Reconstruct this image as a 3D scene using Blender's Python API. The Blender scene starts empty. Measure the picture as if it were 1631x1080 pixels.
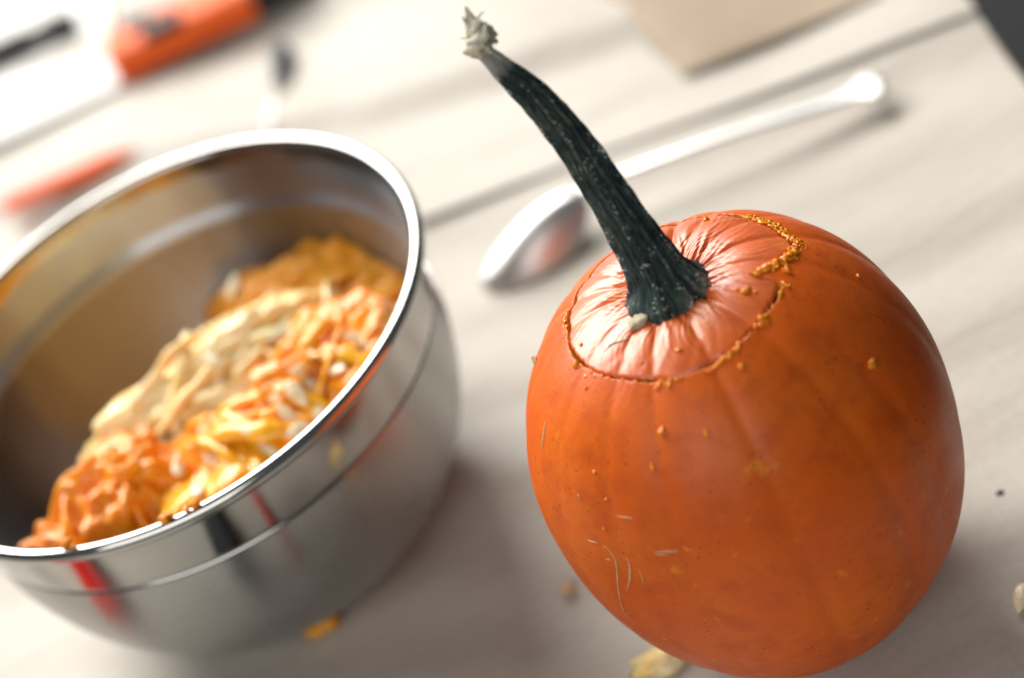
import bpy, math, random
import numpy as np
from mathutils import Vector, Matrix, noise as mnoise
from mathutils.bvhtree import BVHTree

sc = bpy.context.scene
# ------------------------------------------------------------------ camera
CAM = np.array([0.13326, -0.77077, 0.65896])
MROT = np.array([[0.87552145, -0.3037152, -0.37579153],      # camera x (right) in world
                 [-0.48317926, -0.55033233, -0.68093474],    # camera y (down) in world
                 [0.0, 0.77774765, -0.62857665]])            # camera forward in world
cd = bpy.data.cameras.new('camera')
cd.sensor_width = 23.6
cd.lens = 23.6 * 3400 / 1631
cd.clip_start = 0.02
cd.clip_end = 50
cd.dof.use_dof = True
cd.dof.focus_distance = 0.775
cd.dof.aperture_fstop = 2.1
cam = bpy.data.objects.new('camera', cd)
sc.collection.objects.link(cam)
mw = Matrix.Identity(4)
for i in range(3):
    mw[i][0] = MROT[0][i]; mw[i][1] = -MROT[1][i]; mw[i][2] = -MROT[2][i]; mw[i][3] = CAM[i]
cam.matrix_world = mw
sc.camera = cam
# ------------------------------------------------------------------ room light, window lamp and an added front fill
w = bpy.data.worlds.new('World'); sc.world = w; w.use_nodes = True
bg = w.node_tree.nodes['Background']
bg.inputs[0].default_value = (0.93, 0.97, 1.0, 1)
bg.inputs[1].default_value = 0.10

def area(name, loc, target, sx, sy, power, col):
    ld = bpy.data.lights.new(name, 'AREA'); ld.shape = 'RECTANGLE'; ld.size = sx; ld.size_y = sy
    ld.energy = power; ld.color = col
    o = bpy.data.objects.new(name, ld); sc.collection.objects.link(o)
    o.location = loc
    o.rotation_euler = (Vector(target) - Vector(loc)).to_track_quat('-Z', 'Y').to_euler()
    return o
area('window_light', (-0.70, 2.65, 2.35), (0.08, 0.0, 0.0), 3.6, 2.5, 365, (1.0, 0.962, 0.90))
area('front_fill_light', (-0.85, -1.75, 1.55), (0.15, -0.15, 0.08), 2.2, 1.4, 27, (1.0, 0.97, 0.93))  # soft fill lamp added to brighten the front of the pumpkin
# ------------------------------------------------------------------ exposure
vs = sc.view_settings
vs.view_transform = 'Standard'; vs.look = 'None'; vs.exposure = -0.08; vs.gamma = 1.0
vs.use_curve_mapping = False
sc.cycles.use_denoising = True
sc.cycles.max_bounces = 8

# ================================================================== helpers
rng = np.random.default_rng(7)
random.seed(7)
COL = sc.collection

def mesh_obj(name, V, Fc, mat, parent=None, smooth=True):
    me = bpy.data.meshes.new(name)
    V = np.asarray(V, dtype=np.float64)
    me.from_pydata(V.tolist() if len(V) < 3000 else V, [], Fc if isinstance(Fc, list) else Fc.tolist())
    me.validate()
    if smooth:
        me.polygons.foreach_set('use_smooth', np.ones(len(me.polygons), dtype=bool))
    me.materials.append(mat)
    me.update()
    o = bpy.data.objects.new(name, me); COL.objects.link(o)
    if parent is not None: o.parent = parent
    return o

def empty(name, loc=(0, 0, 0)):
    o = bpy.data.objects.new(name, None); COL.objects.link(o); o.location = loc
    o.empty_display_size = 0.02
    return o

def tag(o, label, cat, group=None, kind=None):
    o['label'] = label; o['category'] = cat
    if group: o['group'] = group
    if kind: o['kind'] = kind
    return o

def grid_faces(nr, nc, wrap=True):
    """quads of a grid of nr rings x nc columns"""
    i = np.arange(nr - 1)[:, None]; j = np.arange(nc if wrap else nc - 1)[None, :]
    a = i * nc + j; b = i * nc + (j + 1) % nc
    return np.stack([a, b, b + nc, a + nc], -1).reshape(-1, 4)

def grid_obj(name, G, mat, parent=None, wrap=True, flip=False, solid=None):
    nr, nc = G.shape[:2]
    f = grid_faces(nr, nc, wrap)
    if flip: f = f[:, ::-1]
    return mesh_obj(name, G.reshape(-1, 3), f, mat, parent)

def frames(path):
    path = np.asarray(path, float); n = len(path)
    T = np.gradient(path, axis=0); T /= np.linalg.norm(T, axis=1)[:, None] + 1e-12
    up = np.array([0, 0, 1.0]) if abs(T[0][2]) < 0.9 else np.array([0, 1.0, 0])
    N = np.zeros_like(T); B = np.zeros_like(T)
    nrm = up - T[0] * (up @ T[0]); nrm /= np.linalg.norm(nrm)
    for i in range(n):
        nrm = nrm - T[i] * (nrm @ T[i]); nrm /= np.linalg.norm(nrm) + 1e-12
        N[i] = nrm; B[i] = np.cross(T[i], nrm)
    return T, N, B

def spline(P, n):
    """Catmull-Rom resample of control points"""
    P = np.asarray(P, float)
    P = np.concatenate([[2 * P[0] - P[1]], P, [2 * P[-1] - P[-2]]])
    m = len(P) - 3
    u = np.linspace(0, m - 1e-9, n); k = u.astype(int); t = (u - k)[:, None]
    a, b, c, d = P[k], P[k + 1], P[k + 2], P[k + 3]
    return 0.5 * (2 * b + (c - a) * t + (2 * a - 5 * b + 4 * c - d) * t ** 2 + (3 * b - a - 3 * c + d) * t ** 3)

def tube(path, rad, ns=8, flat=1.0, cap=True):
    """verts, faces of a tube along path; rad per point (array) ; flat = thickness ratio along normal"""
    path = np.asarray(path, float)
    T, N, B = frames(path)
    th = np.linspace(0, 2 * math.pi, ns, endpoint=False)
    rad = np.asarray(rad, float) * np.ones(len(path))
    G = path[:, None] + rad[:, None, None] * (np.cos(th)[None, :, None] * B[:, None] + flat * np.sin(th)[None, :, None] * N[:, None])
    V = G.reshape(-1, 3); F = grid_faces(len(path), ns).tolist()
    if cap:
        F.append(list(range(ns))[::-1]); k = (len(path) - 1) * ns
        F.append(list(range(k, k + ns)))
    return V, F

class MB:
    def __init__(s): s.V = []; s.F = []; s.n = 0
    def add(s, V, F):
        V = np.asarray(V, float)
        s.F += [[i + s.n for i in f] for f in F]
        s.V.append(V); s.n += len(V)
    def build(s, name, mat, parent=None, smooth=True):
        return mesh_obj(name, np.concatenate(s.V), s.F, mat, parent, smooth)

def sines(th, ks, seed, amp=None):
    r = np.random.default_rng(seed); out = np.zeros_like(th)
    for k in ks:
        out += np.sin(k * th + r.uniform(0, 6.28)) * (1 if amp is None else amp(k))
    return out / math.sqrt(len(ks))

def fbm(P, scale, octv=4, seed=0.0):
    out = np.empty(len(P))
    for i, p in enumerate(P):
        out[i] = mnoise.fractal(Vector((p[0] * scale + seed, p[1] * scale - seed, p[2] * scale + seed * .5)), 1.0, 2.0, octv)
    return out

def ico(sub):
    import bmesh
    bm = bmesh.new(); bmesh.ops.create_icosphere(bm, subdivisions=sub, radius=1)
    V = np.array([v.co[:] for v in bm.verts]); F = [[v.index for v in f.verts] for f in bm.faces]
    bm.free(); return V, F

def at(px, py, z=0.0):
    """table-space point (at height z) seen at a pixel of the 1631x1080 photograph"""
    d = MROT.T @ np.array([(px - 815.5) / 3400, (py - 540) / 3400, 1.0])
    return CAM + d * ((z - CAM[2]) / d[2])

# ------------------------------------------------------------------ material helpers
class NT:
    def __init__(s, name):
        s.m = bpy.data.materials.new(name); s.m.use_nodes = True
        s.t = s.m.node_tree; s.b = s.t.nodes['Principled BSDF']
        s.co = s.t.nodes.new('ShaderNodeTexCoord').outputs['Object']
    def n(s, typ, **kw):
        x = s.t.nodes.new(typ)
        for k, v in kw.items(): setattr(x, k, v)
        return x
    def link(s, a, b): s.t.links.new(a, b)
    def noise(s, scale, detail=4, rough=.55, vec=None, dist=0):
        x = s.n('ShaderNodeTexNoise'); x.inputs['Scale'].default_value = scale
        x.inputs['Detail'].default_value = detail; x.inputs['Roughness'].default_value = rough
        x.inputs['Distortion'].default_value = dist
        s.link(vec or s.co, x.inputs['Vector']); return x.outputs['Fac']
    def voro(s, scale, vec=None, rand=1.0):
        x = s.n('ShaderNodeTexVoronoi'); x.inputs['Scale'].default_value = scale
        x.inputs['Randomness'].default_value = rand
        s.link(vec or s.co, x.inputs['Vector']); return x.outputs['Distance']
    def mapv(s, sc3, rot=(0, 0, 0)):
        x = s.n('ShaderNodeMapping'); x.inputs['Scale'].default_value = sc3; x.inputs['Rotation'].default_value = rot
        s.link(s.co, x.inputs['Vector']); return x.outputs[0]
    def ramp(s, fac, stops):
        x = s.n('ShaderNodeValToRGB'); e = x.color_ramp.elements
        while len(e) < len(stops): e.new(0.5)
        for k, (p, c) in enumerate(stops):
            e[k].position = p; e[k].color = (c, c, c, 1) if not isinstance(c, tuple) else (*c, 1)
        s.link(fac, x.inputs[0]); return x.outputs[0]
    def mix(s, fac, a, b):
        x = s.n('ShaderNodeMix', data_type='RGBA')
        if isinstance(fac, float): x.inputs[0].default_value = fac
        else: s.link(fac, x.inputs[0])
        for v, k in ((a, 6), (b, 7)):
            if isinstance(v, tuple): x.inputs[k].default_value = (*v, 1)
            else: s.link(v, x.inputs[k])
        return x.outputs[2]
    def math(s, op, a, b=None):
        x = s.n('ShaderNodeMath', operation=op)
        for v, k in ((a, 0), (b, 1)):
            if v is None: continue
            if isinstance(v, (int, float)): x.inputs[k].default_value = v
            else: s.link(v, x.inputs[k])
        return x.outputs[0]
    def bump(s, h, strength, dist=.001, prev=None):
        x = s.n('ShaderNodeBump'); x.inputs['Strength'].default_value = strength; x.inputs['Distance'].default_value = dist
        s.link(h, x.inputs['Height'])
        if prev is not None: s.link(prev, x.inputs['Normal'])
        return x.outputs[0]
    def set(s, **kw):
        for k, v in kw.items():
            k = k.replace('_', ' ')
            i = s.b.inputs[k]
            if isinstance(v, tuple): i.default_value = (*v, 1) if len(v) == 3 and i.type == 'RGBA' else v
            elif isinstance(v, (int, float)): i.default_value = v
            else: s.link(v, i)
        return s.m

def simple(name, col, rough=.5, metal=0.0, var=.12, scale=80, bump=.0, **kw):
    t = NT(name)
    n = t.noise(scale)
    c = t.mix(t.ramp(n, [(.3, 0.0), (.7, 1.0)]), tuple(x * (1 - var) for x in col), tuple(min(1, x * (1 + var)) for x in col))
    t.set(Base_Color=c, Roughness=rough, Metallic=metal, **kw)
    if bump: t.set(Normal=t.bump(t.noise(scale * 4), bump))
    return t.m

# pumpkin skin
def skin_material(name='pumpkin_skin', wax=0.0, r0=.40, r1=.52):
    t = NT(name)
    big = t.noise(22, 3); mid = t.noise(90, 5)
    c = t.mix(t.ramp(big, [(.35, 0.0), (.65, 1.0)]), (.67, .100, .002), (.74, .138, .004))
    c = t.mix(t.ramp(mid, [(.45, 0.0), (.70, .75)]), c, (.55, .075, .002))
    blot = t.math('MULTIPLY', t.ramp(t.noise(140, 2), [(.63, 0.0), (.70, 1.0)]), t.ramp(t.noise(30, 2), [(.5, 0.0), (.6, 1.0)]))
    c = t.mix(t.math('MULTIPLY', blot, .55), c, (.84, .29, .012))
    pits = t.math('MULTIPLY', t.ramp(t.voro(330), [(.11, 1.0), (.19, 0.0)]), t.ramp(t.noise(60, 2), [(.46, 0.0), (.6, 1.0)]))
    c = t.mix(t.math('MULTIPLY', pits, .8), c, (.16, .03, .006))
    b = t.bump(t.noise(55, 4), .32, .002)
    b = t.bump(t.noise(800, 4), .2, .0005, b)
    b = t.bump(pits, -.4, .0004, b)
    r = t.ramp(t.noise(45, 4), [(.3, r0), (.7, r1)])
    return t.set(Base_Color=c, Roughness=r, Normal=b, Specular_IOR_Level=.42 + .2 * wax, Coat_Weight=wax, Coat_Roughness=.46, Subsurface_Weight=.06,
                 Subsurface_Radius=(.006, .002, .0005), Subsurface_Scale=1.0)
M_SKIN = skin_material()
M_LID = skin_material('lid_skin', 1.0, .30, .40)

def flesh_material(name, c1, c2, rough=.22, sss=.45, scale=60, coat=.25):
    t = NT(name)
    n = t.noise(scale, 5)
    fib = t.noise(260, 4, vec=t.mapv((1, .25, 1)))
    c = t.mix(t.ramp(n, [(.3, 0.0), (.7, 1.0)]), c1, c2)
    b = t.bump(fib, .6, .002)
    b = t.bump(t.noise(600, 2), .12, .0004, b)
    return t.set(Base_Color=c, Roughness=rough, Normal=b, Subsurface_Weight=sss, Subsurface_Radius=(.010, .004, .001),
                 Subsurface_Scale=.7, Coat_Weight=coat, Coat_Roughness=.12)
M_FLESH = flesh_material('pumpkin_flesh', (.80, .30, .02), (.85, .42, .05))
M_CRUMB = flesh_material('wet_pulp_crumb', (.93, .23, .003), (.96, .36, .006), sss=0.0)
M_PULP_O = flesh_material('pulp_orange', (.92, .24, .002), (.95, .38, .004))
M_PULP_Y = flesh_material('pulp_yellow', (.93, .32, .003), (.95, .46, .006))
M_PULP_P = flesh_material('pulp_pale', (.93, .60, .16), (.94, .80, .50), rough=.3)
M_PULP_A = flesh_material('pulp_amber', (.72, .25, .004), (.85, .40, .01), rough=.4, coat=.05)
M_PULP_R = flesh_material('pulp_deep_orange', (.88, .24, .002), (.93, .36, .004))
M_SEED = flesh_material('seed_shell', (.78, .62, .38), (.86, .74, .52), rough=.3, sss=.15, scale=300, coat=.3)

def stem_material():
    t = NT('stem_green')
    at_ = t.n('ShaderNodeAttribute', attribute_name='ridge').outputs['Fac']
    al = t.n('ShaderNodeAttribute', attribute_name='along').outputs['Fac']
    uvv = t.n('ShaderNodeAttribute', attribute_name='suv').outputs['Vector']
    mp = t.n('ShaderNodeMapping'); mp.inputs['Scale'].default_value = (13, 2.2, 1); t.link(uvv, mp.inputs['Vector'])
    fib = t.noise(1.6, 6, .7, vec=mp.outputs[0])
    mp2 = t.n('ShaderNodeMapping'); mp2.inputs['Scale'].default_value = (34, 3.0, 1); t.link(uvv, mp2.inputs['Vector'])
    fib2 = t.noise(1.3, 4, .7, vec=mp2.outputs[0])
    c = t.mix(t.ramp(fib, [(.40, 0.0), (.72, 1.0)]), (.003, .015, .018), (.075, .130, .115))
    pale = t.math('MULTIPLY', t.ramp(fib2, [(.52, 0.0), (.66, 1.0)]), t.ramp(t.noise(60, 3), [(.44, 0.0), (.60, 1.0)]))
    c = t.mix(t.math('MULTIPLY', pale, .85), c, (.34, .33, .25))
    sp = t.math('MULTIPLY', t.ramp(t.voro(760), [(.27, 1.0), (.36, 0.0)]),
                t.math('ADD', t.ramp(at_, [(.35, 0.0), (.8, 1.0)]), t.ramp(t.noise(160, 2), [(.55, 0.0), (.64, .9)])))
    sp = t.math('MULTIPLY', sp, t.ramp(t.noise(210, 3, .7), [(.46, 0.0), (.52, 1.0)]))
    c = t.mix(sp, c, (.62, .60, .52))
    c = t.mix(t.ramp(t.math('ADD', al, t.math('MULTIPLY', t.math('SUBTRACT', fib2, .5), .14)), [(.90, 0.0), (.955, 1.0)]), c, (.55, .55, .50))
    b = t.bump(fib, .9, .0016)
    b = t.bump(fib2, .6, .0008, b)
    b = t.bump(t.noise(900, 3), .35, .0005, b)
    return t.set(Base_Color=c, Roughness=.62, Normal=b, Specular_IOR_Level=.35)
M_STEM = stem_material()
M_TIP = simple('dry_stem_fibre', (.80, .73, .58), .85, var=.35, scale=350, bump=.9)
M_SCAB = simple('pale_stem_scab', (.50, .43, .30), .8, var=.35, scale=300, bump=.7)

def steel(name, rough, aniso, col=(.50, .50, .485), smear=0.0):
    t = NT(name)
    r = t.ramp(t.noise(50, 5), [(.3, rough), (.75, rough + smear)])
    t.set(Base_Color=col, Metallic=1.0, Roughness=r)
    if aniso:
        tg = t.n('ShaderNodeTangent', direction_type='RADIAL', axis='Z')
        t.set(Anisotropic=aniso, Anisotropic_Rotation=.25, Tangent=tg.outputs[0])
        st = t.noise(1.0, 3, .7, vec=t.mapv((3, 3, 2600)))
        t.set(Normal=t.bump(st, .10, .0002))
    return t.m
M_POL = steel('polished_steel', .04, 0, smear=.16)
M_BRU = steel('brushed_steel', .26, .8, (.45, .455, .45), .06)
M_INN = steel('satin_steel_inside', .30, .8, (.42, .45, .49), .06)
M_SPOON = steel('spoon_steel', .36, 0, (.72, .72, .71), .05)

def paper_material(name, c1, c2, rough=.55):
    t = NT(name)
    n = t.noise(9, 5); f = t.noise(500, 3, vec=t.mapv((1, .3, 1)))
    c = t.mix(t.ramp(n, [(.3, 0.0), (.7, 1.0)]), c1, c2)
    c = t.mix(t.ramp(f, [(.4, 0.0), (.75, .35)]), c, tuple(x * .8 for x in c1))
    b = t.bump(t.noise(16, 4, vec=t.mapv((.5, 2.2, 1), (0, 0, .25))), .30, .006)
    b = t.bump(t.noise(700, 3), .15, .0004, b)
    return t.set(Base_Color=c, Roughness=rough, Normal=b, Specular_IOR_Level=.35)
M_PAPER = paper_material('kraft_paper', (.43, .40, .35), (.49, .455, .405), .5)
M_PAPER2 = paper_material('kraft_paper_light', (.46, .43, .38), (.52, .485, .435), .5)
M_WHITE = paper_material('white_board', (.78, .77, .75), (.84, .83, .81))
M_CARD = paper_material('brown_cardboard', (.33, .255, .18), (.39, .31, .23), .7)
M_TABLE = simple('table_wood', (.28, .19, .11), .5, scale=20)
M_FLOOR = simple('dark_floor', (.0025, .004, .006), .8, scale=6)
M_ORANGE = simple('orange_plastic', (.95, .12, .001), .55, scale=30)
M_BLACK = simple('black_plastic', (.006, .010, .013), .6, scale=60)
M_NAVY = simple('navy_plastic', (.006, .02, .045), .35, scale=60)
M_RED = simple('red_plastic', (.55, .012, .008), .3, scale=40)
M_SCRATCH = simple('dried_scratch', (.62, .42, .22), .7, scale=700)

# ================================================================== the setting
def struct(o): o['kind'] = 'structure'; return o

def box(mb, lo, hi):
    x0, y0, z0 = lo; x1, y1, z1 = hi
    V = [(x0, y0, z0), (x1, y0, z0), (x1, y1, z0), (x0, y1, z0), (x0, y0, z1), (x1, y0, z1), (x1, y1, z1), (x0, y1, z1)]
    mb.add(V, [[3, 2, 1, 0], [4, 5, 6, 7], [0, 1, 5, 4], [1, 2, 6, 5], [2, 3, 7, 6], [3, 0, 4, 7]])

fl = mesh_obj('floor', [(-6, -6, -.75), (6, -6, -.75), (6, 6, -.75), (-6, 6, -.75)], [[0, 1, 2, 3]], M_FLOOR); struct(fl)
EX = lambda y: .409 + .135 * y          # right-hand edge of the table runs slightly askew
mb = MB()
y0, y1 = -.62, 1.15
V = [(-.9, y0, -.034), (EX(y0), y0, -.034), (EX(y1), y1, -.034), (-.9, y1, -.034),
     (-.9, y0, -.004), (EX(y0), y0, -.004), (EX(y1), y1, -.004), (-.9, y1, -.004)]
mb.add(V, [[3, 2, 1, 0], [4, 5, 6, 7], [0, 1, 5, 4], [1, 2, 6, 5], [2, 3, 7, 6], [3, 0, 4, 7]])
tb = mb.build('table_top', M_TABLE, smooth=False); struct(tb)
for lx, ly in ((-.83, -.55), (.27, -.55), (-.83, 1.07), (.47, 1.07)):
    m = MB(); box(m, (lx - .03, ly - .03, -.75), (lx + .03, ly + .03, -.034)); lo = m.build('table_leg', M_TABLE, tb, smooth=False)

def wrinkle(X, Y, a=1.0):
    """gentle waves of the paper, running along the sheet"""
    u = X * .97 + Y * -.25; v = Y * .97 + X * .25
    return 2.5 * a * (.0006 * np.sin(v * 55 + 2 * np.sin(u * 6) + 1) + .0005 * np.sin(v * 97 + u * 9 + 1.5 * np.sin(u * 11)) + .0004 * np.sin(u * 31 + v * 12))

def sheet(name, front, back, z, mat, nx=160, ny=90, curl=.0, curl_w=.02, amp=1.0, label=None, xr=None):
    """paper between two polylines front(x), back(x); the front edge may curl up"""
    xs = np.linspace(-.88, 1, nx)
    G = np.zeros((ny, nx, 3))
    for j in range(ny):
        f = (j / (ny - 1)) ** 2.0
        x = np.linspace(0, 1, nx)
        yf = front(None); yb = back(None)
        P0 = np.array(yf[0]) + (np.array(yf[1]) - np.array(yf[0])) * x[:, None]
        P1 = np.array(yb[0]) + (np.array(yb[1]) - np.array(yb[0])) * x[:, None]
        P = P0 * (1 - f) + P1 * f
        G[j, :, :2] = P
        dist = np.linalg.norm(P - P0, axis=1)
        wav = .55 + .45 * np.sin(x * 23 + 1.0) * np.sin(x * 9 + 2)
        G[j, :, 2] = z + wrinkle(P[:, 0], P[:, 1], amp) * np.clip(.2 + dist / .05, 0, 1) + curl * wav * np.exp(-(dist / curl_w) ** 1.5)
    o = grid_obj(name, G, mat, wrap=False)
    return o
# bottom sheet covers the whole table (set a hair inside its edge); the others overlap it like shingles
ex = lambda y: EX(y) - .002
s0 = sheet('paper_sheet', lambda _: ((-.88, -.60), (ex(-.60), -.60)), lambda _: ((-.88, .30), (ex(.30), .30)), 0.0, M_PAPER, nx=260, ny=200)
tag(s0, 'wrinkled brown kraft paper sheet under the bowl and the pumpkin', 'paper')
s1 = sheet('paper_sheet', lambda _: ((-.88, .4256), (ex(.089), .089)), lambda _: ((-.88, 1.12), (ex(1.12), 1.12)), .0026, M_PAPER2, nx=240, ny=120, curl=.0018, amp=1.9)
tag(s1, 'paler kraft paper sheet with curled edge running behind the spoon', 'paper')
s2 = sheet('white_board', lambda _: ((-.60, .552), (-.008, .452)), lambda _: ((-.52, .98), (.03, .90)), .0065, M_WHITE, nx=60, ny=60, curl=.002, amp=.4)
tag(s2, 'white card sheet lying on the paper beside the orange case', 'card')

# ================================================================== the bowl
HB, RB = .138, .12
bowl = empty('mixing_bowl', (0, 0, 0))
tag(bowl, 'stainless steel mixing bowl with polished band, full of pumpkin pulp and seeds', 'bowl')
def lathe(name, prof, mat, parent, n=288, flip=False, wav=0.0):
    prof = np.asarray(prof, float)
    th = np.linspace(0, 2 * math.pi, n, endpoint=False)
    rr_ = prof[:, :1] + wav * sines(th, [4, 7, 11, 16, 23, 31], 77)[None] * np.clip(prof[:, :1] / .11, 0, 1) ** 3
    G = np.stack([rr_ * np.cos(th), rr_ * np.sin(th), prof[:, 1:] + 0 * th], -1)
    return grid_obj(name, G, mat, parent, flip=flip)
RG, DZ, RBASE = .1165, .0365, .047
t = np.linspace(0, math.pi / 2, 48)
body_r = RBASE + (RG - RBASE) * np.cos(t); body_z = (HB - DZ) * (1 - np.sin(t))
outer = np.stack([body_r, body_z], 1)
outer = np.concatenate([outer, [[RBASE - .004, .0004], [RBASE - .006, .0022], [.02, .0026], [.0005, .0026]]])
lathe('body', outer, M_BRU, bowl, flip=True, wav=.00010)
zb = HB - DZ
groove = np.array([[RG, zb], [RG - .0012, zb + .0005], [RG - .0012, zb + .0016], [RG + .0007, zb + .0022], [RG + .0012, zb + .0035]])
band = np.array([[RG + .0012 + (.1192 - RG - .0012) * k + .0002 * math.sin(k * math.pi), zb + .0035 + (HB - .0045 - zb - .0035) * k] for k in np.linspace(0, 1, 16)])
lathe('polished_band', np.concatenate([groove, band[1:]])[::-1], M_POL, bowl, flip=True)
# rolled rim
k = np.linspace(-2.3, 3.6, 22)
rim = np.stack([RB + .0030 + .0032 * np.cos(k), HB - .0032 + .0034 * np.sin(k)], 1)
lathe('rolled_rim', rim, M_POL, bowl, flip=False)
# inside wall with its step ring
inn = [[RB + .0002, HB - .003]]
for kk in np.linspace(0, 1, 12)[1:]: inn.append([RB + .0002 + (RG - .001 - RB) * kk, HB - .003 + (zb + .006 - HB + .003) * kk])
inn += [[RG - .0013, zb + .0050], [RG - .0022, zb + .0030], [RG - .0030, zb + .0014], [RG - .0033, zb + .0004]]
ti = np.linspace(0.02, math.pi / 2, 48)
for a in ti: inn.append([RBASE - .002 + (RG - .0034 - RBASE + .002) * math.cos(a), zb + (.0042 - zb) * math.sin(a)])
inn.append([.0005, .0042])
lathe('inner_wall', inn, M_INN, bowl, flip=True, wav=.00010)
def inner_r(z):
    if z >= zb: return RG - .003
    s = min(1, (z - zb) / (.0042 - zb)); return RBASE - .002 + (RG - .0034 - RBASE + .002) * math.sqrt(max(0, 1 - s * s))

# ================================================================== pulp in the bowl
def strand(start, direction, length, rad, rs, wob=.35, drop=.0, n=14, flat=.5):
    p = np.array(start, float); d = np.array(direction, float); d /= np.linalg.norm(d)
    P = [p.copy()]
    for i in range(n - 1):
        d = d + rs.normal(size=3) * wob * .5; d[2] -= drop; d /= np.linalg.norm(d)
        p = p + d * length / (n - 1); P.append(p.copy())
    P = np.array(P)
    u = np.linspace(0, 1, n)
    R = rad * (.25 + .75 * np.sin(np.pi * np.clip(u * .92 + .06, 0, 1)) ** .7) * (1 + .25 * np.sin(u * 17 + rs.uniform(0, 6)))
    return P, R

def keep_in_bowl(V):
    """push points that would pierce the steel back inside"""
    V = V.copy()
    for i, p in enumerate(V):
        z = max(p[2], .0055); r = math.hypot(p[0], p[1]); m = inner_r(z) - .0012
        if z > HB - .006: m = RB - .002
        if r > m: p[0] *= m / r; p[1] *= m / r
        V[i] = (p[0], p[1], z)
    return V

ICO5 = ico(6); ICO3 = ico(3); ICO2 = ico(2)
def clump(name, c, rad, rotz, tilt, mat, smat, ns, seed, label, lump=.25, sl=(.02, .05), sr=(.0012, .0034), flow=None):
    rs = np.random.default_rng(seed)
    V, F = ICO5
    Rz = np.array([[math.cos(rotz), -math.sin(rotz), 0], [math.sin(rotz), math.cos(rotz), 0], [0, 0, 1]])
    Rx = np.array([[1, 0, 0], [0, math.cos(tilt), -math.sin(tilt)], [0, math.sin(tilt), math.cos(tilt)]])
    RR = Rz @ Rx
    rad = np.array(rad)
    fl = np.array(flow if flow is not None else (1, .4, 0), float) @ RR; fl /= np.linalg.norm(fl)
    al = (V @ fl)[:, None] * fl
    Q = (V - al) * 2.6 + al * .55
    f1 = fbm(V, 1.25, 3, seed * 1.3)
    f2 = 1 - 2 * np.abs(fbm(Q + .25 * f1[:, None], 1.5, 4, seed * 2.1 + 5))
    W = V * (1 + lump * 1.3 * f1 + .13 * f2)[:, None] * rad
    W = W @ RR.T + np.array(c)
    W = keep_in_bowl(W)
    root = empty(name, (c[0], c[1], c[2] - rad[2] * .8))
    o = np.array(root.location)
    tag(root, label, 'pumpkin pulp', 'pumpkin pulp heaped in the bowl')
    mesh_obj('pulp_mass', W - o, F, mat, root)
    mb = MB()
    for i in range(int(ns * .5)):
        d = rs.normal(size=3); d[2] = abs(d[2]) + .15; d /= np.linalg.norm(d)
        s = d * rad * rs.uniform(.92, 1.06)
        tang = np.cross(d, rs.normal(size=3)) if flow is None else np.array(flow) + rs.normal(size=3) * .35
        tang = tang - d * (tang @ d)
        P, R = strand(s - tang / np.linalg.norm(tang) * .01, tang, rs.uniform(*sl) * 1.5, rs.uniform(*sr) * rs.uniform(.5, 1.5), rs, wob=.2, drop=.05)
        # hug the ellipsoid
        q = P / rad; l = np.linalg.norm(q, axis=1); tgt = np.maximum(l * .25 + .75 * rs.uniform(.98, 1.13), .9) * (1 + lump * .5 * np.sin(np.linspace(0, rs.uniform(2, 5), len(l)) + rs.uniform(0, 6)) * .35)
        P = P / l[:, None] * tgt[:, None]
        P = P @ RR.T + np.array(c)
        Vt, Ft = tube(P, R, 9, flat=rs.uniform(.35, .8))
        mb.add(keep_in_bowl(Vt) - o, Ft)
    st = mb.build('pulp_strands', smat, root); st['kind'] = 'stuff'
    return root
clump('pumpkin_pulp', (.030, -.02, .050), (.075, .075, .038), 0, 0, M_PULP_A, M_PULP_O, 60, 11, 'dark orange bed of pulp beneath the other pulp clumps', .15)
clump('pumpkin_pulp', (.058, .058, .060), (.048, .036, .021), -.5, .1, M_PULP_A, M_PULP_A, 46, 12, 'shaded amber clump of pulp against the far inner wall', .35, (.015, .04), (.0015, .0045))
clump('pumpkin_pulp', (.014, .002, .090), (.058, .025, .021), .18, 0, M_PULP_P, M_PULP_P, 70, 13, 'pale creamy stringy clump crowning the heap of pulp', .30, (.03, .06), (.0015, .0048), flow=(1, .15, 0))
clump('pumpkin_pulp', (-.046, -.040, .086), (.031, .029, .027), .3, .2, M_PULP_O, M_PULP_O, 46, 14, 'glossy wet orange clump of pulp with steep left side', .38, (.02, .04), (.0015, .004), flow=(.1, -.5, -.8))
clump('pumpkin_pulp', (.012, -.058, .084), (.042, .036, .027), -.1, .2, M_PULP_Y, M_PULP_Y, 70, 15, 'yellow orange fibrous clump of pulp behind the front rim', .32, (.02, .045), (.0012, .0042), flow=(.3, -.7, -.5))
clump('pumpkin_pulp', (.062, -.036, .088), (.033, .034, .026), .4, 0, M_PULP_R, M_PULP_Y, 46, 16, 'deep orange clump of pulp studded with loose seeds', .42, (.015, .035), (.0012, .0034))
clump('pumpkin_pulp', (-.076, -.050, .078), (.022, .020, .024), .6, .2, M_PULP_R, M_PULP_O, 26, 17, 'low dark orange stringy clump at the left end of the heap', .4, (.02, .035), (.0012, .003))

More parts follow.
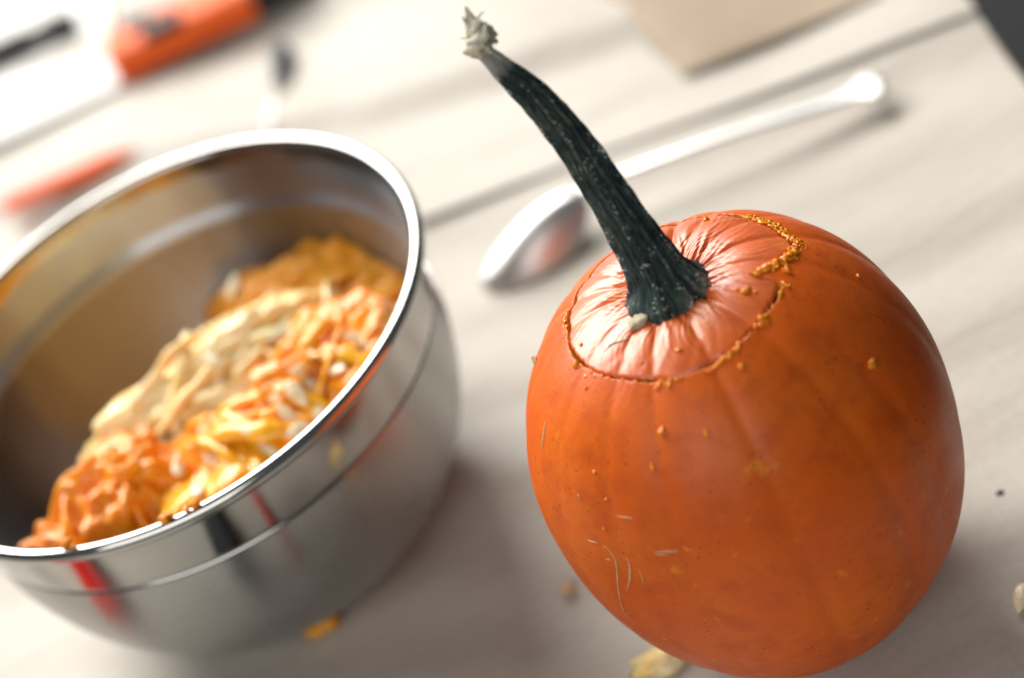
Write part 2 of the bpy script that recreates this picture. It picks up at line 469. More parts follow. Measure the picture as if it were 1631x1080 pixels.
# seeds: flat teardrops
def seed_mesh():
    V, F = ICO3
    V = V.copy()
    x = V[:, 0]
    wd = .0031 * (1 - .28 * x - .22 * np.clip(x, 0, 1) ** 3)
    edge = np.sqrt(V[:, 1] ** 2 + V[:, 0] ** 2)
    out = np.stack([x * .0066, V[:, 1] * wd, V[:, 2] * (.0014 + .0004 * (edge > .9))], 1)
    me = bpy.data.meshes.new('pumpkin_seed'); me.from_pydata(out.tolist(), [], F)
    me.polygons.foreach_set('use_smooth', np.ones(len(F), dtype=bool)); me.materials.append(M_SEED); me.update()
    return me
SEED = seed_mesh()
def tree_of(objs):
    V = []; F = []
    for o in objs:
        n = len(V); M = Matrix.Translation(o.parent.location) if o.parent else Matrix.Identity(4)
        V += [M @ v.co for v in o.data.vertices]; F += [[i + n for i in p.vertices] for p in o.data.polygons]
    return BVHTree.FromPolygons(V, F)
def cast(tree, px, py):
    d = MROT.T @ np.array([(px - 815.5) / 3400, (py - 540) / 3400, 1.0])
    return tree.ray_cast(Vector(CAM), Vector(d).normalized())[:2]
clump_trees = [(r_['label'], tree_of(list(r_.children))) for r_ in COL.objects if r_.name.startswith('pumpkin_pulp')]
CL = {'dark': 'the dark orange bed of pulp', 'shaded': 'the shaded amber pulp', 'pale': 'the pale creamy pulp clump', 'glossy': 'the glossy wet orange pulp clump', 'yellow': 'the yellow orange pulp clump', 'deep': 'the deep orange pulp clump', 'low': 'the low stringy pulp clump'}
def place_seed(loc, nrm, spin, lift, label, group, scale=1.0, tiltv=0.0):
    o = bpy.data.objects.new('pumpkin_seed', SEED); COL.objects.link(o)
    z = (Vector(nrm) + Vector((0, 0, .3))).normalized()
    q = z.to_track_quat('Z', 'Y').to_matrix() @ Matrix.Rotation(spin, 3, 'Z') @ Matrix.Rotation(tiltv, 3, 'Y')
    o.matrix_world = Matrix.Translation(Vector(loc) + z * lift) @ q.to_4x4() @ Matrix.Scale(scale, 4)
    return tag(o, label, 'seed', group)
rs = np.random.default_rng(3)
seed_px = [(402, 617, 1.5), (383, 580, 1.2), (439, 635, .9), (500, 615, .7), (503, 654, 1.3), (476, 684, .6), (564, 541, 1.4),
           (586, 546, .8), (481, 590, .5), (285, 742, 1.2), (353, 605, .9), (339, 576, 1.9), (373, 458, .5), (329, 474, .3),
           (245, 679, .2), (422, 718, .9), (314, 782, .4), (159, 600, 1.3), (540, 590, .9), (455, 660, 1.6), (520, 690, .3),
           (395, 690, 1.1), (230, 640, .7), (345, 735, 2.1), (470, 625, 2.6)]
for (px, py, sp) in seed_px:
    hits = [(cast(t_, px, py), lb) for lb, t_ in clump_trees]
    hits = [((h - Vector(CAM)).length, h, n, lb) for (h, n), lb in hits if h is not None]
    if not hits: continue
    _, h, n, lb = min(hits, key=lambda a: a[0]); where = CL[lb.split()[0]]
    place_seed(h, n, sp + rs.normal() * .3, .0012, 'cream pumpkin seed stuck in ' + where, 'seeds in ' + where, rs.uniform(.85, 1.05), rs.normal() * .35)

# crumbs: small uneven wet blobs
def blob(c, r, seed, stretch=(1, 1, 1), lump=.4):
    V, F = ICO3 if r > .0009 else ICO2
    f = fbm(V, 1.9, 4, seed * 3.7)
    return V * (1 + lump * f)[:, None] * r * np.array(stretch) + np.array(c), F
def crumb_cluster(name, pts, label, group, mat=M_CRUMB):
    m = MB(); o = np.array(pts[0][0])
    for i, (c, r) in enumerate(pts):
        V, F = blob(np.array(c) - o, r, i + len(name) + c[0] * 1000, (1, 1, .8)); m.add(V, F)
    ob = m.build(name, mat); ob.location = o
    return tag(ob, label, 'crumb', group)
for k, (px, py, n_) in enumerate([(123, 856, 6), (262, 822, 5), (300, 803, 4)]):
    p = at(px, py, HB - .001); ang = math.atan2(p[1], p[0]); r_ = RB + .0022
    pts = []
    for i in range(n_):
        a = ang + rs.normal() * .016
        pts.append(((r_ + rs.normal() * .0008) * math.cos(a), (r_ + rs.normal() * .0008) * math.sin(a), HB + .0008 + abs(rs.normal()) * .0012))
    crumb_cluster('pulp_crumb', [(c, rs.uniform(.0011, .0022)) for c in pts], 'yellow crumbs of pulp clinging to the bowl rim', 'crumbs on the bowl rim')

# ================================================================== the pumpkin
PW, PHU, PHD, PEU, PED = .0803, .0859, .0981, 2.0438, 2.2359
PAX, PAY = -.0482, .0113
PC = np.array([.1911, -.1929, .09814])
cx_, sx_ = math.cos(PAX), math.sin(PAX); cy_, sy_ = math.cos(PAY), math.sin(PAY)
PROT = np.array([[1, 0, 0], [0, cx_, -sx_], [0, sx_, cx_]]) @ np.array([[cy_, 0, sy_], [0, 1, 0], [-sy_, 0, cy_]])
PBASE = np.array([PC[0], PC[1], 0.0])
gr_r = np.random.default_rng(21)
NR = 15
groove_th = (np.arange(NR) + gr_r.uniform(-.22, .22, NR)) * 2 * math.pi / NR
groove_d = gr_r.uniform(.45, 1.25, NR)
def ribs(th):
    out = np.zeros_like(th)
    for g, dd in zip(groove_th, groove_d):
        d = (th - g + math.pi) % (2 * math.pi) - math.pi
        out += dd * (np.exp(-(d / .045) ** 2) * .55 + np.exp(-(d / .13) ** 2) * .6)
    return out
WR = np.random.default_rng(5)
def surf(th, v):
    """point of the skin; v 0 = top pole, 1 = equator, 2 = bottom"""
    th, v = np.broadcast_arrays(np.asarray(th, float), np.asarray(v, float))
    t = np.where(v < 1, (1 - v), (v - 1)) * math.pi / 2
    e = np.where(v < 1, PEU, PED); h = np.where(v < 1, PHU, -PHD)
    c = np.maximum(np.cos(t), 0) ** (2 / e); s = np.sin(t) ** (2 / e)
    r = PW * c; z = h * s
    rb = ribs(th)
    topf = np.exp(-((r - .020) / .022) ** 2) * (v < 1)
    depth = .0009 * c ** 1.2 + .0010 * topf
    lob = sines(th, [2, 3, 5], 31) * .0009 * c
    r2 = r - rb * depth * np.cos(t) ** .5 + lob
    z2 = z - rb * depth * np.sin(t) * np.sign(h) * (v < 1)
    # dimple round the stem, dimple below
    z2 = z2 - (v < 1) * (.0065 * np.exp(-(r / .019) ** 2) + .0025 * np.exp(-(r / .030) ** 2))
    z2 = z2 + (v > 1) * .010 * np.exp(-(r / .022) ** 2)
    # radial creases that fan out from the stem
    w1 = sines(th + .12 * np.sin(r * 160), [23, 29, 37, 41, 53], 8) * .0002 * (1 + .9 * np.sin(2 * th + 1) * np.sin(5 * th)) * np.exp(-np.maximum(r - .016, 0) / .014)
    w2 = sines(th + .06 * np.sin(r * 230 + 1), [61, 73, 89, 97], 9) * .00009 * np.exp(-np.maximum(r - .014, 0) / .02)
    w3 = sines(th, [11, 13, 17, 19], 10) * .00042 * (.6 + .6 * np.sin(2 * th + .6) * np.sin(3 * th + 2)) * np.exp(-np.maximum(r - .018, 0) / .018)
    z2 = z2 + (w1 + w2 + w3) * (v < 1) * np.clip(r / .008, 0, 1)
    L = np.stack([r2 * np.cos(th), r2 * np.sin(th), z2], -1)
    return L @ PROT.T + PC - PBASE
# cut line of the lid in plan: nearly round, with a keyed notch on the right
NT_ = 960
TH = np.linspace(-math.pi, math.pi, NT_, endpoint=False)
cut_tab = [(-180, .0420), (-165, .0424), (-150, .0425), (-135, .0423), (-122, .0426), (-110, .0430), (-101, .0426), (-91, .0424), (-80, .0417), (-68, .0413),
           (-57, .0410), (-47, .0408), (-38.5, .0404), (-37.5, .0395), (-36, .0325), (-34.5, .0305), (-31, .0335), (-20, .0395), (-7, .0455), (0, .0455), (8, .0440), (20, .0418), (45, .0405), (90, .040), (135, .041), (170, .0415), (180, .0420)]
RC = np.interp(np.degrees(TH), [a for a, _ in cut_tab], [r for _, r in cut_tab]) + sines(TH, [37, 53, 71, 90], 3) * .00018
def v_of_r(r): return 1 - np.arccos(np.clip(r / PW, 0, 1) ** (PEU / 2)) / (math.pi / 2)
GAP = .00045
gapw = GAP * (1 + .5 * sines(TH, [5, 9, 14], 4)) + .0008 * np.exp(-((np.degrees(TH) + 20) / 16) ** 2)
gapw = np.clip(gapw, .0002, .002)
pumpkin = empty('pumpkin', tuple(PBASE))
tag(pumpkin, 'orange carving pumpkin with its top cut around, standing on the paper', 'pumpkin')
vc = v_of_r(RC + gapw)
tt = np.linspace(0, 1, 190) ** 1.15
Vv = vc[None, :] + (2 - vc[None, :]) * tt[:, None]
G = surf(TH[None, :], np.minimum(Vv, 1.9995))
# soften the cut lip
G[0] += (PROT @ np.array([0, 0, -.0005]))
grid_obj('rind', G, M_SKIN, pumpkin, flip=True)
inw = -np.stack([np.cos(TH), np.sin(TH), 0 * TH], 1) @ PROT.T
dn = PROT @ np.array([0, 0, -1.0])
def wall(edge, depth):
    k = np.linspace(0, 1, 7)[:, None, None]
    return edge[None] + (inw * .45 + dn)[None] * depth * k
grid_obj('cut_edge', wall(G[0], .016), M_FLESH, pumpkin, flip=False)

LO = PBASE + surf(0, 0.02) * np.array([0, 0, 1])
vl = v_of_r(RC - gapw)
tl = np.linspace(0.03, 1, 90)
GL = surf(TH[None, :], vl[None, :] * tl[:, None]) + PBASE - LO + PROT @ np.array([0, 0, -.0004])
GL[-1] += PROT @ np.array([0, 0, -.0006])
lid = grid_obj('lid', GL, M_LID, pumpkin, flip=True)
lid.location = LO - PBASE
lid['label'] = 'cut-out lid with a long dark green stem, set back in its hole'
wl = wall(GL[-1], .014)
cap = wl[-1].mean(0)
GW = np.concatenate([wl, (wl[-1] * .5 + cap * .5)[None], (wl[-1] * .02 + cap * .98)[None]])
grid_obj('lid_flesh', GW, M_FLESH, lid, flip=True)

# stem
SP = np.array([[0.1899, -0.1935, 0.1700], [0.1897, -0.1930, 0.1780], [0.1894, -0.1893, 0.1884], [0.1883, -0.1821, 0.2021], [0.1866, -0.1721, 0.2184], [0.1845, -0.1621, 0.2346],
               [0.1809, -0.1531, 0.2496], [0.1755, -0.1465, 0.2617], [0.1727, -0.1437, 0.2691]]) - LO
ns_, na_ = 150, 120
SPs = spline(SP, ns_)
su = np.concatenate([[0], np.cumsum(np.linalg.norm(np.diff(SPs, axis=0), axis=1))]); su /= su[-1]
SR = np.interp(su, [0, .06, .13, .22, .35, .5, .68, .82, .92, 1], [.0190, .0160, .0110, .0091, .0081, .0073, .0063, .0053, .0039, .0025])
T_, N_, B_ = frames(SPs)
ang = np.linspace(0, 2 * math.pi, na_, endpoint=False)
A, U = np.meshgrid(ang, su)
tw = A + .35 * U
ridge = np.zeros_like(A)
for k0, amp, wd in ((0.3, 1, .17), (1.5, .8, .15), (2.65, 1, .16), (3.8, .9, .14), (5.1, 1, .18), (.95, .45, .1), (3.2, .4, .1), (4.45, .5, .1), (5.75, .4, .1), (2.1, .35, .1)):
    d = (tw - k0 + math.pi) % (2 * math.pi) - math.pi
    ridge += amp * np.exp(-(d / wd) ** 2)
ridge_n = np.clip(ridge, 0, 1)
flare = np.exp(-U / .055)
rr = SR[:, None] * (.86 + .21 * ridge * np.clip(U / .12, .25, 1) + flare * .14) + sines(tw * 1.0 + 2 * np.sin(U * 9) * .05, [17, 23, 31], 12) * .00042 * np.clip((U - .05) / .10, .0, 1) + sines(U * 34 + tw * 3, [1, 2.3], 6) * .00012
# knuckles where the stem flares on the right
for ka, ku, kr in ((-.2, .075, .0030), (.35, .045, .0034), (-.9, .04, .0026), (2.6, .03, .0022)):
    d = (A - ka + math.pi) % (2 * math.pi) - math.pi
    rr += kr * np.exp(-(d / .28) ** 2 - ((U - ku) / .028) ** 2)
GS = SPs[:, None] + rr[..., None] * (np.cos(A)[..., None] * B_[:, None] + np.sin(A)[..., None] * N_[:, None])
stem = grid_obj('stem', GS, M_STEM, lid, flip=False)
for nm, arr in (('ridge', ridge_n), ('along', U)):
    a_ = stem.data.attributes.new(nm, 'FLOAT', 'POINT'); a_.data.foreach_set('value', arr.reshape(-1).astype(np.float32))
a_ = stem.data.attributes.new('suv', 'FLOAT_VECTOR', 'POINT')
# seamless: wrap the angle on a circle
suv = np.stack([np.cos(tw) * .5, U * 6, np.sin(tw) * .5], -1)
suv = np.stack([suv[..., 0] + suv[..., 2] * .7, suv[..., 1], suv[..., 2]], -1)
a_.data.foreach_set('vector', suv.reshape(-1).astype(np.float32))
# dry ragged tip
TP = spline(np.array([[0.1731, -0.1441, 0.2680], [0.1722, -0.1430, 0.2715], [0.1738, -0.1420, 0.2752], [0.1735, -0.1400, 0.2800], [0.1741, -0.1377, 0.2848]]) - LO, 40)
Tt, Nt, Bt = frames(TP)
tu = np.linspace(0, 1, 40)
tr = np.interp(tu, [0, .12, .25, .45, .62, .8, 1], [.0025, .0032, .0052, .0054, .0036, .0016, .0003])
a2 = np.linspace(0, 2 * math.pi, 48, endpoint=False)
A2, U2 = np.meshgrid(a2, tu)
rr2 = tr[:, None] * (1 + .28 * sines(A2 + 3 * U2, [2, 3, 5], 2) + .20 * sines(U2 * 34 + A2, [1, 1.6, 2.3], 14) + .12 * sines(A2 * 1.0 + U2 * 8, [9, 13], 5))
rr2 = np.clip(rr2, tr[:, None] * .66, tr[:, None] * 1.22)
GT = TP[:, None] + rr2[..., None] * (np.cos(A2)[..., None] * Bt[:, None] + np.sin(A2)[..., None] * Nt[:, None])
tipo = grid_obj('stem_tip', GT, M_TIP, lid)
mbf = MB()
rsf = np.random.default_rng(9)
for i in range(12):
    u0 = rsf.uniform(.05, .8); k0 = int(u0 * 39); a0 = rsf.uniform(0, 6.28)
    d0 = np.cos(a0) * Bt[k0] + np.sin(a0) * Nt[k0]
    P, R = strand(TP[k0] + d0 * tr[k0] * .8, Tt[k0] * .9 + d0 * .35 + np.cross(Tt[k0], d0) * rsf.normal() * 1.0, rsf.uniform(.003, .006), rsf.uniform(.0002, .0006), rsf, wob=.5, n=8)
    V_, F_ = tube(P, R, 5); mbf.add(V_, F_)
fo = mbf.build('tip_fibres', M_TIP, lid); fo['kind'] = 'stuff'
# pale scab at the left foot of the stem
hx = np.array([.1911 - .0180, -.1929 - .0100, .1795]) - LO
Vb, Fb = blob(hx + np.array([.0018, .0008, -.001]), .0030, 4.2, (1.3, 1, .7), .4); mesh_obj('stem_scab', Vb, Fb, M_SCAB, lid)

# scratches and dried marks on the rind (thin raised scars following the skin)
ptree = BVHTree.FromPolygons([Vector(p) for p in (G.reshape(-1, 3) + PBASE)], grid_faces(*G.shape[:2])[:, ::-1].tolist())
ltree = BVHTree.FromPolygons([Vector(p) for p in (GL.reshape(-1, 3) + LO)], grid_faces(*GL.shape[:2])[:, ::-1].tolist())
def scar(pts, rad, parent=pumpkin, tree=ptree, base=PBASE, name='scratch', mat=M_SCRATCH, n=16):
    pts = spline(np.array(pts, float), n) if len(pts) > 2 else np.linspace(pts[0], pts[1], n)
    P = []
    for x, y in pts:
        h, nn = cast(tree, x, y)
        if h is not None: P.append(np.array(h) + np.array(nn) * rad * .05 - base)
    if len(P) < 3: return
    u = np.linspace(0, 1, len(P))
    V_, F_ = tube(np.array(P), rad * (.2 + .8 * np.sin(np.pi * u)) * (1 + .4 * np.sin(u * 31)), 6)
    mesh_obj(name, V_, F_, mat, parent)
for pts, rd in (([(982, 822), (995, 824), (1009, 826)], .00028), ([(1041, 880), (1060, 878), (1081, 876)], .0003), ([(1043, 884), (1055, 883), (1066, 884)], .00026), ([(1055, 878), (1070, 880), (1082, 878)], .0002),
                ([(935, 860), (945, 863), (952, 865)], .00028), ([(961, 869), (972, 878), (980, 893), (983, 912), (984, 935), (989, 955)], .00032), ([(997, 886), (1003, 902), (1003, 922), (998, 942)], .00038), ([(984, 940), (990, 965), (999, 985)], .0002),
                ([(868, 672), (866, 695), (864, 714)], .0004), ([(920, 787), (924, 793)], .0004), ([(1016, 905), (1022, 918), (1025, 930)], .0002), ([(965, 890), (972, 892)], .0003)):
    scar(pts, rd)
Vw, nw = cast(ptree, 853, 576)
if Vw is not None:
    q_, f_ = blob(np.array(Vw) - PBASE, .0022, 3.1, (.5, .7, 1.5)); mesh_obj('pale_scar', q_, f_, M_SEED, pumpkin)
scar([(962, 560), (975, 548), (990, 543), (1004, 538)], .0005, lid, ltree, LO, 'corky_scar', M_SCAB)

# pulp left along the cut: uneven wet beads and smears
mbk = MB()
rk = np.random.default_rng(17)
EDGE = G[0] + PBASE
def on_edge(deg, out=0.0):
    i = int(round((deg + 180) / 360 * NT_)) % NT_
    r_ = RC[i] + gapw[i] + out
    return surf(TH[i], v_of_r(r_)) + PBASE
nb = 0
def bead(deg, out, r, st=(1, 1, .6)):
    global nb
    r *= .72
    V_, F_ = blob(on_edge(deg, out) + np.array([0, 0, r * .1]), r, nb * .37 + 1, st, .95); mbk.add(V_, F_); nb += 1
def rope(d0, d1, r, out=0.0, n=60, flat=.7, wob=.0005):
    global nb
    dg = np.linspace(d0, d1, n); P = np.array([on_edge(x, out + rk.normal() * wob * .3 + wob * math.sin(x * 1.3 + nb)) for x in dg])
    P[:, 2] += r * .25 + rk.normal(size=n) * r * .12
    u = np.linspace(0, 1, n)
    Rr = r * (.35 + .65 * np.abs(np.sin(u * n * .21 + nb) * np.sin(u * 13 + 2 * nb) )) * np.sin(np.pi * np.clip(u, .03, .97)) ** .4 * (1 + .3 * rk.normal(size=n) * .5)
    V_, F_ = tube(P, np.abs(Rr) + .0001, 9, flat=flat); mbk.add(V_, F_); nb += 1
for deg in rk.uniform(-172, -40, 18):
    bead(deg, abs(rk.normal()) * .0009 + .0004, rk.uniform(.0003, .0008), (1.2, 1.2, .7))
for c_, n_ in ((-158, 3), (-118, 6), (-84, 6), (-62, 6), (-44, 6)):
    for _ in range(n_): bead(c_ + rk.normal() * 2.2, abs(rk.normal()) * .001 + .0003, rk.uniform(.0004, .0011), (1.2, 1.2, .8))
rope(-97, -80, .0012, .0014, flat=.4); rope(-120, -108, .0008, .0008, flat=.5); rope(-68, -58, .0011, .0004)
for k_ in range(3): rope(-35.5, -9, (.0015, .0011, .0009)[k_], (.0002, .0012, -.0006)[k_], n=70, flat=.8, wob=.0008)
for k_ in range(3): rope(-8, 30, (.0011, .0008, .0007)[k_], (.0004, .0016, .0026)[k_], n=70, flat=.45, wob=.0008)
for deg in rk.uniform(-36, 20, 40): bead(deg, rk.normal() * .0014 + .0012, rk.uniform(.0003, .0009), (1.2, 1.2, .7))
rope(-39, -37, .0010, .002, n=20)
for deg in rk.uniform(120, 180, 8): bead(deg, abs(rk.normal()) * .001, rk.uniform(.0004, .0009))
rope(148, 160, .0008, .0012, n=30, flat=.4)
smear = mbk.build('pulp_residue', M_CRUMB)
smear.location = (0, 0, 0)
tag(smear, 'wet orange pulp residue beaded along the cut around the pumpkin lid', 'pulp residue', kind='stuff')
# separate larger crumbs on skin and lid
def crumb_at(px, py, r, tree, st=(1, 1, .7), label='small yellow crumb of pulp stuck to the pumpkin skin', group='crumbs on the pumpkin', mat=M_CRUMB):
    h, n = cast(tree, px, py)
    if h is None: return
    r *= .72
    V_, F_ = blob((0, 0, 0), r, px * .13, st, .8)
    o = mesh_obj('pulp_crumb', V_, F_, mat); o.location = Vector(h) + Vector(n) * r * .35
    o.rotation_euler = Vector(n).to_track_quat('Z', 'Y').to_euler()
    tag(o, label, 'crumb', group)
for px, py, r, st in ((1055, 688, .0018, (.8, 1.2, .6)), (1040, 744, .0013, (.6, 1.4, .4)), (1125, 690, .0011, (.6, 1.4, .4)), (918, 581, .0017, (1, 1, .8)), (933, 618, .0008, (1, 1, .8)), (1045, 606, .0018, (.8, 1.4, .6)),
                      (1366, 440, .0012, (1, .8, .5)), (1388, 579, .0024, (1.3, .8, .35)), (1181, 583, .0013, (1, 1, .6)), (947, 752, .0009, (1, 1, .6)), (966, 795, .0008, (1, 1, .5)), (963, 842, .0008, (1, 1, .5)), (1252, 432, .0017, (.7, 1.3, .9))):
    crumb_at(px, py, r, ptree, st)
for px, py, r, st in ((1188, 463, .0016, (1.5, .9, .7)), (1174, 461, .0010, (1, 1, .7)), (1203, 465, .0008, (1, 1, .7)), (1081, 557, .0012, (1.2, .8, .6)), (1021, 577, .0007, (1, 1, .6)), (926, 549, .0010, (1, 1, .7)), (1090, 350, .0017, (.8, .8, 1.4)), (1125, 351, .0014, (1, .8, .9))):
    crumb_at(px, py, r, ltree, st, 'small yellow crumb of pulp lying on the lid', 'crumbs on the lid')

# ================================================================== things on the paper
# spoon, dome up
spoon = empty('serving_spoon', tuple(at(835, 400, 0.0)))
SO = np.array(spoon.location)
tag(spoon, 'steel serving spoon lying face down on the paper behind the pumpkin', 'spoon')
tip = at(772, 452, .004); nk = at(925, 312, .018); en = at(1405, 130, .008)
ax = (nk - tip); Ls = np.linalg.norm(ax[:2]); ax = ax / np.linalg.norm(ax)
side = np.cross([0, 0, 1.0], ax); side /= np.linalg.norm(side)
nu, nv = 36, 25
Gs = np.zeros((nu, nv, 3))
for i, u in enumerate(np.linspace(0, 1, nu)):
    wdt = .0185 * (np.sin(math.pi * min(1, u * .93 + .015)) ** .55) * (1 - .18 * u) + .0035 * u
    zc = .004 + .020 * math.sin(math.pi * min(u * .62 + .03, 1)) ** .9
    for j, v in enumerate(np.linspace(-1, 1, nv)):
        p = tip[:2] + ax[:2] / np.linalg.norm(ax[:2]) * Ls * u + side[:2] * wdt * v
        Gs[i, j] = (p[0], p[1], .0015 + (zc - .0015) * (1 - abs(v) ** 2.2 * (1 - .75 * u ** 6)))
o = grid_obj('spoon_bowl', Gs - SO, M_SPOON, spoon, wrap=False)
md = o.modifiers.new('thick', 'SOLIDIFY'); md.thickness = .0012; md.offset = -1
hp = spline(np.array([Gs[-1, nv // 2] + np.array([0, 0, -.001]), nk * .86 + en * .14 + np.array([0, 0, .004]), nk * .5 + en * .5 + np.array([0, 0, .003]), nk * .15 + en * .85, en]), 60)
hw = np.interp(np.linspace(0, 1, 60), [0, .1, .5, .8, .93, .985, 1], [.0042, .0032, .0036, .0075, .0125, .0110, .0050])
Th, Nh, Bh = frames(hp)
ah = np.linspace(0, 2 * math.pi, 16, endpoint=False)
GH = hp[:, None] + hw[:, None, None] * (np.sign(np.cos(ah)) * np.abs(np.cos(ah)) ** .8)[None, :, None] * Bh[:, None] + .0017 * np.sin(ah)[None, :, None] * Nh[:, None]
V_ = (GH - SO).reshape(-1, 3); F_ = grid_faces(60, 16).tolist() + [list(range(16))[::-1], list(range(59 * 16, 60 * 16))]
mesh_obj('handle', V_, F_, M_SPOON, spoon)

# brown cardboard piece at the back
cor = [at(x_, y_, .010)[:2] for x_, y_ in ((905, -85), (1082, 108), (1400, -22), (1240, -200))]
pl = np.concatenate([cor[i_] + (cor[(i_ + 1) % 4] - cor[i_]) * np.linspace(0, 1, 24, endpoint=False)[:, None] for i_ in range(4)])
cc = pl.mean(0); nr_ = 26
Gc = np.zeros((nr_, 96, 3))
for i_, f_ in enumerate(np.linspace(0.01, 1, nr_)):
    Gc[i_, :, :2] = cc + (pl - cc) * f_
    x_, y_ = Gc[i_, :, 0], Gc[i_, :, 1]
    Gc[i_, :, 2] = .0052 + (1 - f_ ** 6) * (.002 + .0016 * np.sin(x_ * 70 + 2 * np.sin(y_ * 30)) + .001 * np.sin(y_ * 60 + x_ * 40))
o = grid_obj('brown_paper', Gc, M_CARD)
tag(o, 'loose piece of darker brown paper lying beyond the spoon handle', 'paper')

# orange case with black fittings
def rounded_bar(p0, p1, hw_, hh, nseg=24, power=3.5, endr=.25):
    p0 = np.array(p0, float); p1 = np.array(p1, float); d = p1 - p0; L = np.linalg.norm(d); d /= L
    s = np.cross([0, 0, 1.0], d); s /= np.linalg.norm(s); z = np.cross(d, s)
    a = np.linspace(0, 2 * math.pi, 28, endpoint=False)
    ca = np.sign(np.cos(a)) * np.abs(np.cos(a)) ** (2 / power); sa = np.sign(np.sin(a)) * np.abs(np.sin(a)) ** (2 / power)
    u = np.linspace(0, 1, nseg)
    e = np.minimum(u, 1 - u) * L / (endr * hh); sc_ = np.where(e < 1, np.sqrt(np.clip(1 - (1 - e) ** 2, .02, 1)), 1)
    Gx = p0 + d * (u * L)[:, None, None] + (sc_[:, None, None]) * (ca[None, :, None] * s * hw_ + sa[None, :, None] * z * hh)
    V = Gx.reshape(-1, 3); F = grid_faces(nseg, 28).tolist() + [list(range(28))[::-1], list(range((nseg - 1) * 28, nseg * 28))]
    return V, F
case = empty('orange_case', tuple(at(195, 132)))
CO = np.array(case.location)
tag(case, 'orange plastic case with black fittings, lying beside the white card', 'case')
a0 = at(172, 97, .014); a1 = at(450, -36, .014)
V_, F_ = rounded_bar(a0, a1, .021, .0130); mesh_obj('shell', V_ - CO, F_, M_ORANGE, case)
dd = (a1 - a0) / np.linalg.norm(a1 - a0); ss = np.cross([0, 0, 1.0], dd)
V_, F_ = rounded_bar(a0 + dd * .012 + np.array([0, 0, -.0088]), a1 + dd * .012 + np.array([0, 0, -.0088]), .0192, .0040); mesh_obj('bottom_strip', V_ - CO, F_, M_BLACK, case)  # black strip along the underside of the case
for f_, sd, ln, hw_ in ((.018, .006, .020, .0085), (.030, -.0095, .028, .0095)):
    c0 = a0 + dd * f_ + ss * sd + np.array([0, 0, .0108]); V_, F_ = rounded_bar(c0, c0 + dd * ln, hw_, .0052); mesh_obj('latch', V_ - CO, F_, M_BLACK, case)
c0 = a0 + dd * (np.linalg.norm(a1 - a0) * .80) + np.array([0, 0, .0006]); V_, F_ = rounded_bar(c0, a1 + dd * .02, .0218, .0135); mesh_obj('end_cap', V_ - CO, F_, M_BLACK, case)

# black pen on the card
pe = empty('black_pen', tuple(at(118, 28, .008))); PO = np.array(pe.location)
tag(pe, 'black pen lying on the white card', 'pen')
q0 = at(-60, 108, .0150); q1 = at(118, 30, .0150)
u = np.linspace(0, 1, 30); P = q0 + (q1 - q0) * u[:, None]
R = np.interp(u, [0, .3, .55, .6, .72, .76, 1], [.0080, .0082, .0084, .0070, .0062, .0084, .0074])
V_, F_ = tube(P, R, 14); mesh_obj('barrel', V_ - PO, F_, M_BLACK, pe)
V_, F_ = tube(np.array([q0 + (q1 - q0) * .05 + np.array([0, 0, .0055]), q0 + (q1 - q0) * .3 + np.array([0, 0, .0055])]), .0012, 6); mesh_obj('clip', V_ - PO, F_, M_BLACK, pe)

# orange pencil-like carving stick
oc = empty('orange_stick', tuple(at(110, 287))); OO = np.array(oc.location)
tag(oc, 'thin orange plastic stick lying on the paper behind the bowl', 'stick')
q0 = at(8, 331, .0080); q1 = at(216, 238, .0080)
P = q0 + (q1 - q0) * np.linspace(0, 1, 24)[:, None]
V_, F_ = tube(P, np.interp(np.linspace(0, 1, 24), [0, .06, .8, 1], [.0038, .0056, .0056, .0014]), 6); mesh_obj('shaft', V_ - OO, F_, M_ORANGE, oc)
V_, F_ = tube(np.array([q0 - (q1 - q0) * .03, q0 + (q1 - q0) * .02]), .0024, 10); mesh_obj('end_plug', V_ - OO, F_, M_ORANGE, oc)

# thin pick with a navy grip
pk = empty('carving_pick', tuple(at(436, 140))); KO = np.array(pk.location)
tag(pk, 'thin metal pick with a dark navy grip lying behind the bowl', 'pick')
q0 = at(450, 72, .006); q1 = at(437, 138, .006); q2 = at(424, 240, .005)
P = q0 + (q1 - q0) * np.linspace(0, 1, 20)[:, None]
V_, F_ = tube(P, np.interp(np.linspace(0, 1, 20), [0, .08, .3, .6, 1], [.0030, .0062, .0066, .0038, .0020]), 12); mesh_obj('grip', V_ - KO, F_, M_NAVY, pk)
V_, F_ = tube(q1 + (q2 - q1) * np.linspace(-.05, 1, 8)[:, None], .0012, 8); mesh_obj('shaft', V_ - KO, F_, M_SPOON, pk)

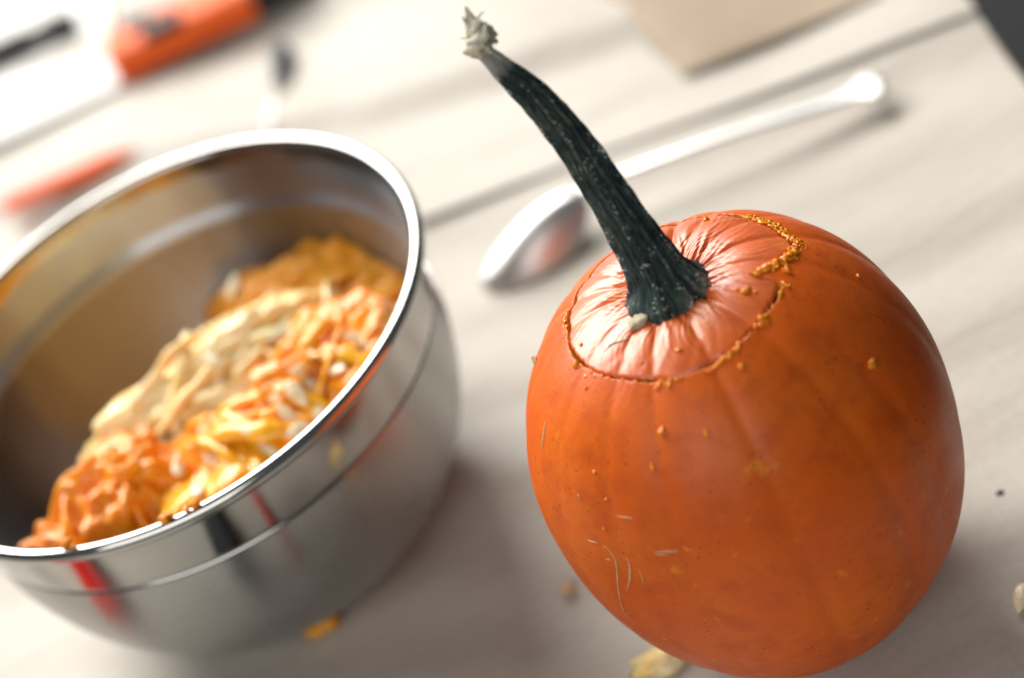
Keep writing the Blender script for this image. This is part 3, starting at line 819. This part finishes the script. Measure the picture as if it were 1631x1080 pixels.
# unseen props added before the bowl; their reflections streak its polished band
def streak_prop(name, p, q, hw_, hh, mat, lab, cat):
    r_ = empty(name, (p[0], p[1], 0)); O_ = np.array(r_.location); tag(r_, lab, cat)
    p = np.array([p[0], p[1], hh + .0012]); q = np.array([q[0], q[1], hh + .0012]); d_ = (q - p) / np.linalg.norm(q - p)
    V_, F_ = rounded_bar(p, q, hw_, hh, power=2.6, endr=1.0); mesh_obj('handle', V_ - O_, F_, mat, r_)
    V_, F_ = tube(np.array([q - d_ * .006, q + d_ * .03, q + d_ * .07]), [hw_ * .6, hw_ * .55, hw_ * .15], 8, flat=.12); mesh_obj('blade', V_ - O_, F_, M_SPOON, r_)
streak_prop('wide_red_prop', (-.140, -.088), (-.270, -.168), .0165, .008, M_RED, 'wide red handled prop added out of view to streak the bowl band', 'carving saw')
streak_prop('black_prop', (-.036, -.172), (-.046, -.330), .0150, .009, M_BLACK, 'black handled prop added out of view to streak the bowl band', 'knife')
streak_prop('slim_red_prop', (.012, -.176), (.036, -.330), .0040, .004, M_RED, 'slim red handled prop added out of view to streak the bowl band', 'scoop')

# seeds and scraps on the paper
p = at(1627, 952, .002); place_seed(p, (0, 0, 1), .9, 0, 'loose cream seed lying on the paper right of the pumpkin', None, 1.1)
def scrap(px, py, r, st, seed, mat, label, name='pulp_scrap'):
    V_, F_ = ICO3
    f = fbm(V_, 1.5, 4, seed)
    W = V_ * (1 + .6 * f)[:, None] * r * np.array(st)
    W[:, 2] = np.maximum(W[:, 2], -.6 * r * st[2])
    o = mesh_obj(name, W, F_, mat); o.location = Vector(at(px, py, .0)) + Vector((0, 0, .6 * r * st[2] + .0012))
    tag(o, label, 'pulp scrap'); return o
scrap(1062, 1056, .011, (1.3, .6, .35), 2.2, M_PULP_P, 'pale stringy scrap of pulp at the foot of the pumpkin')
scrap(517, 1003, .0062, (1.3, .7, .5), 5.2, M_PULP_Y, 'yellow scrap of pulp beside the bowl foot')
scrap(908, 941, .0032, (1, .8, .5), 7.7, M_SCRATCH, 'small brown crumb on the paper between bowl and pumpkin')
scrap(1595, 790, .0016, (1, .8, .6), 9.1, M_BLACK, 'tiny dark crumb on the paper right of the pumpkin')
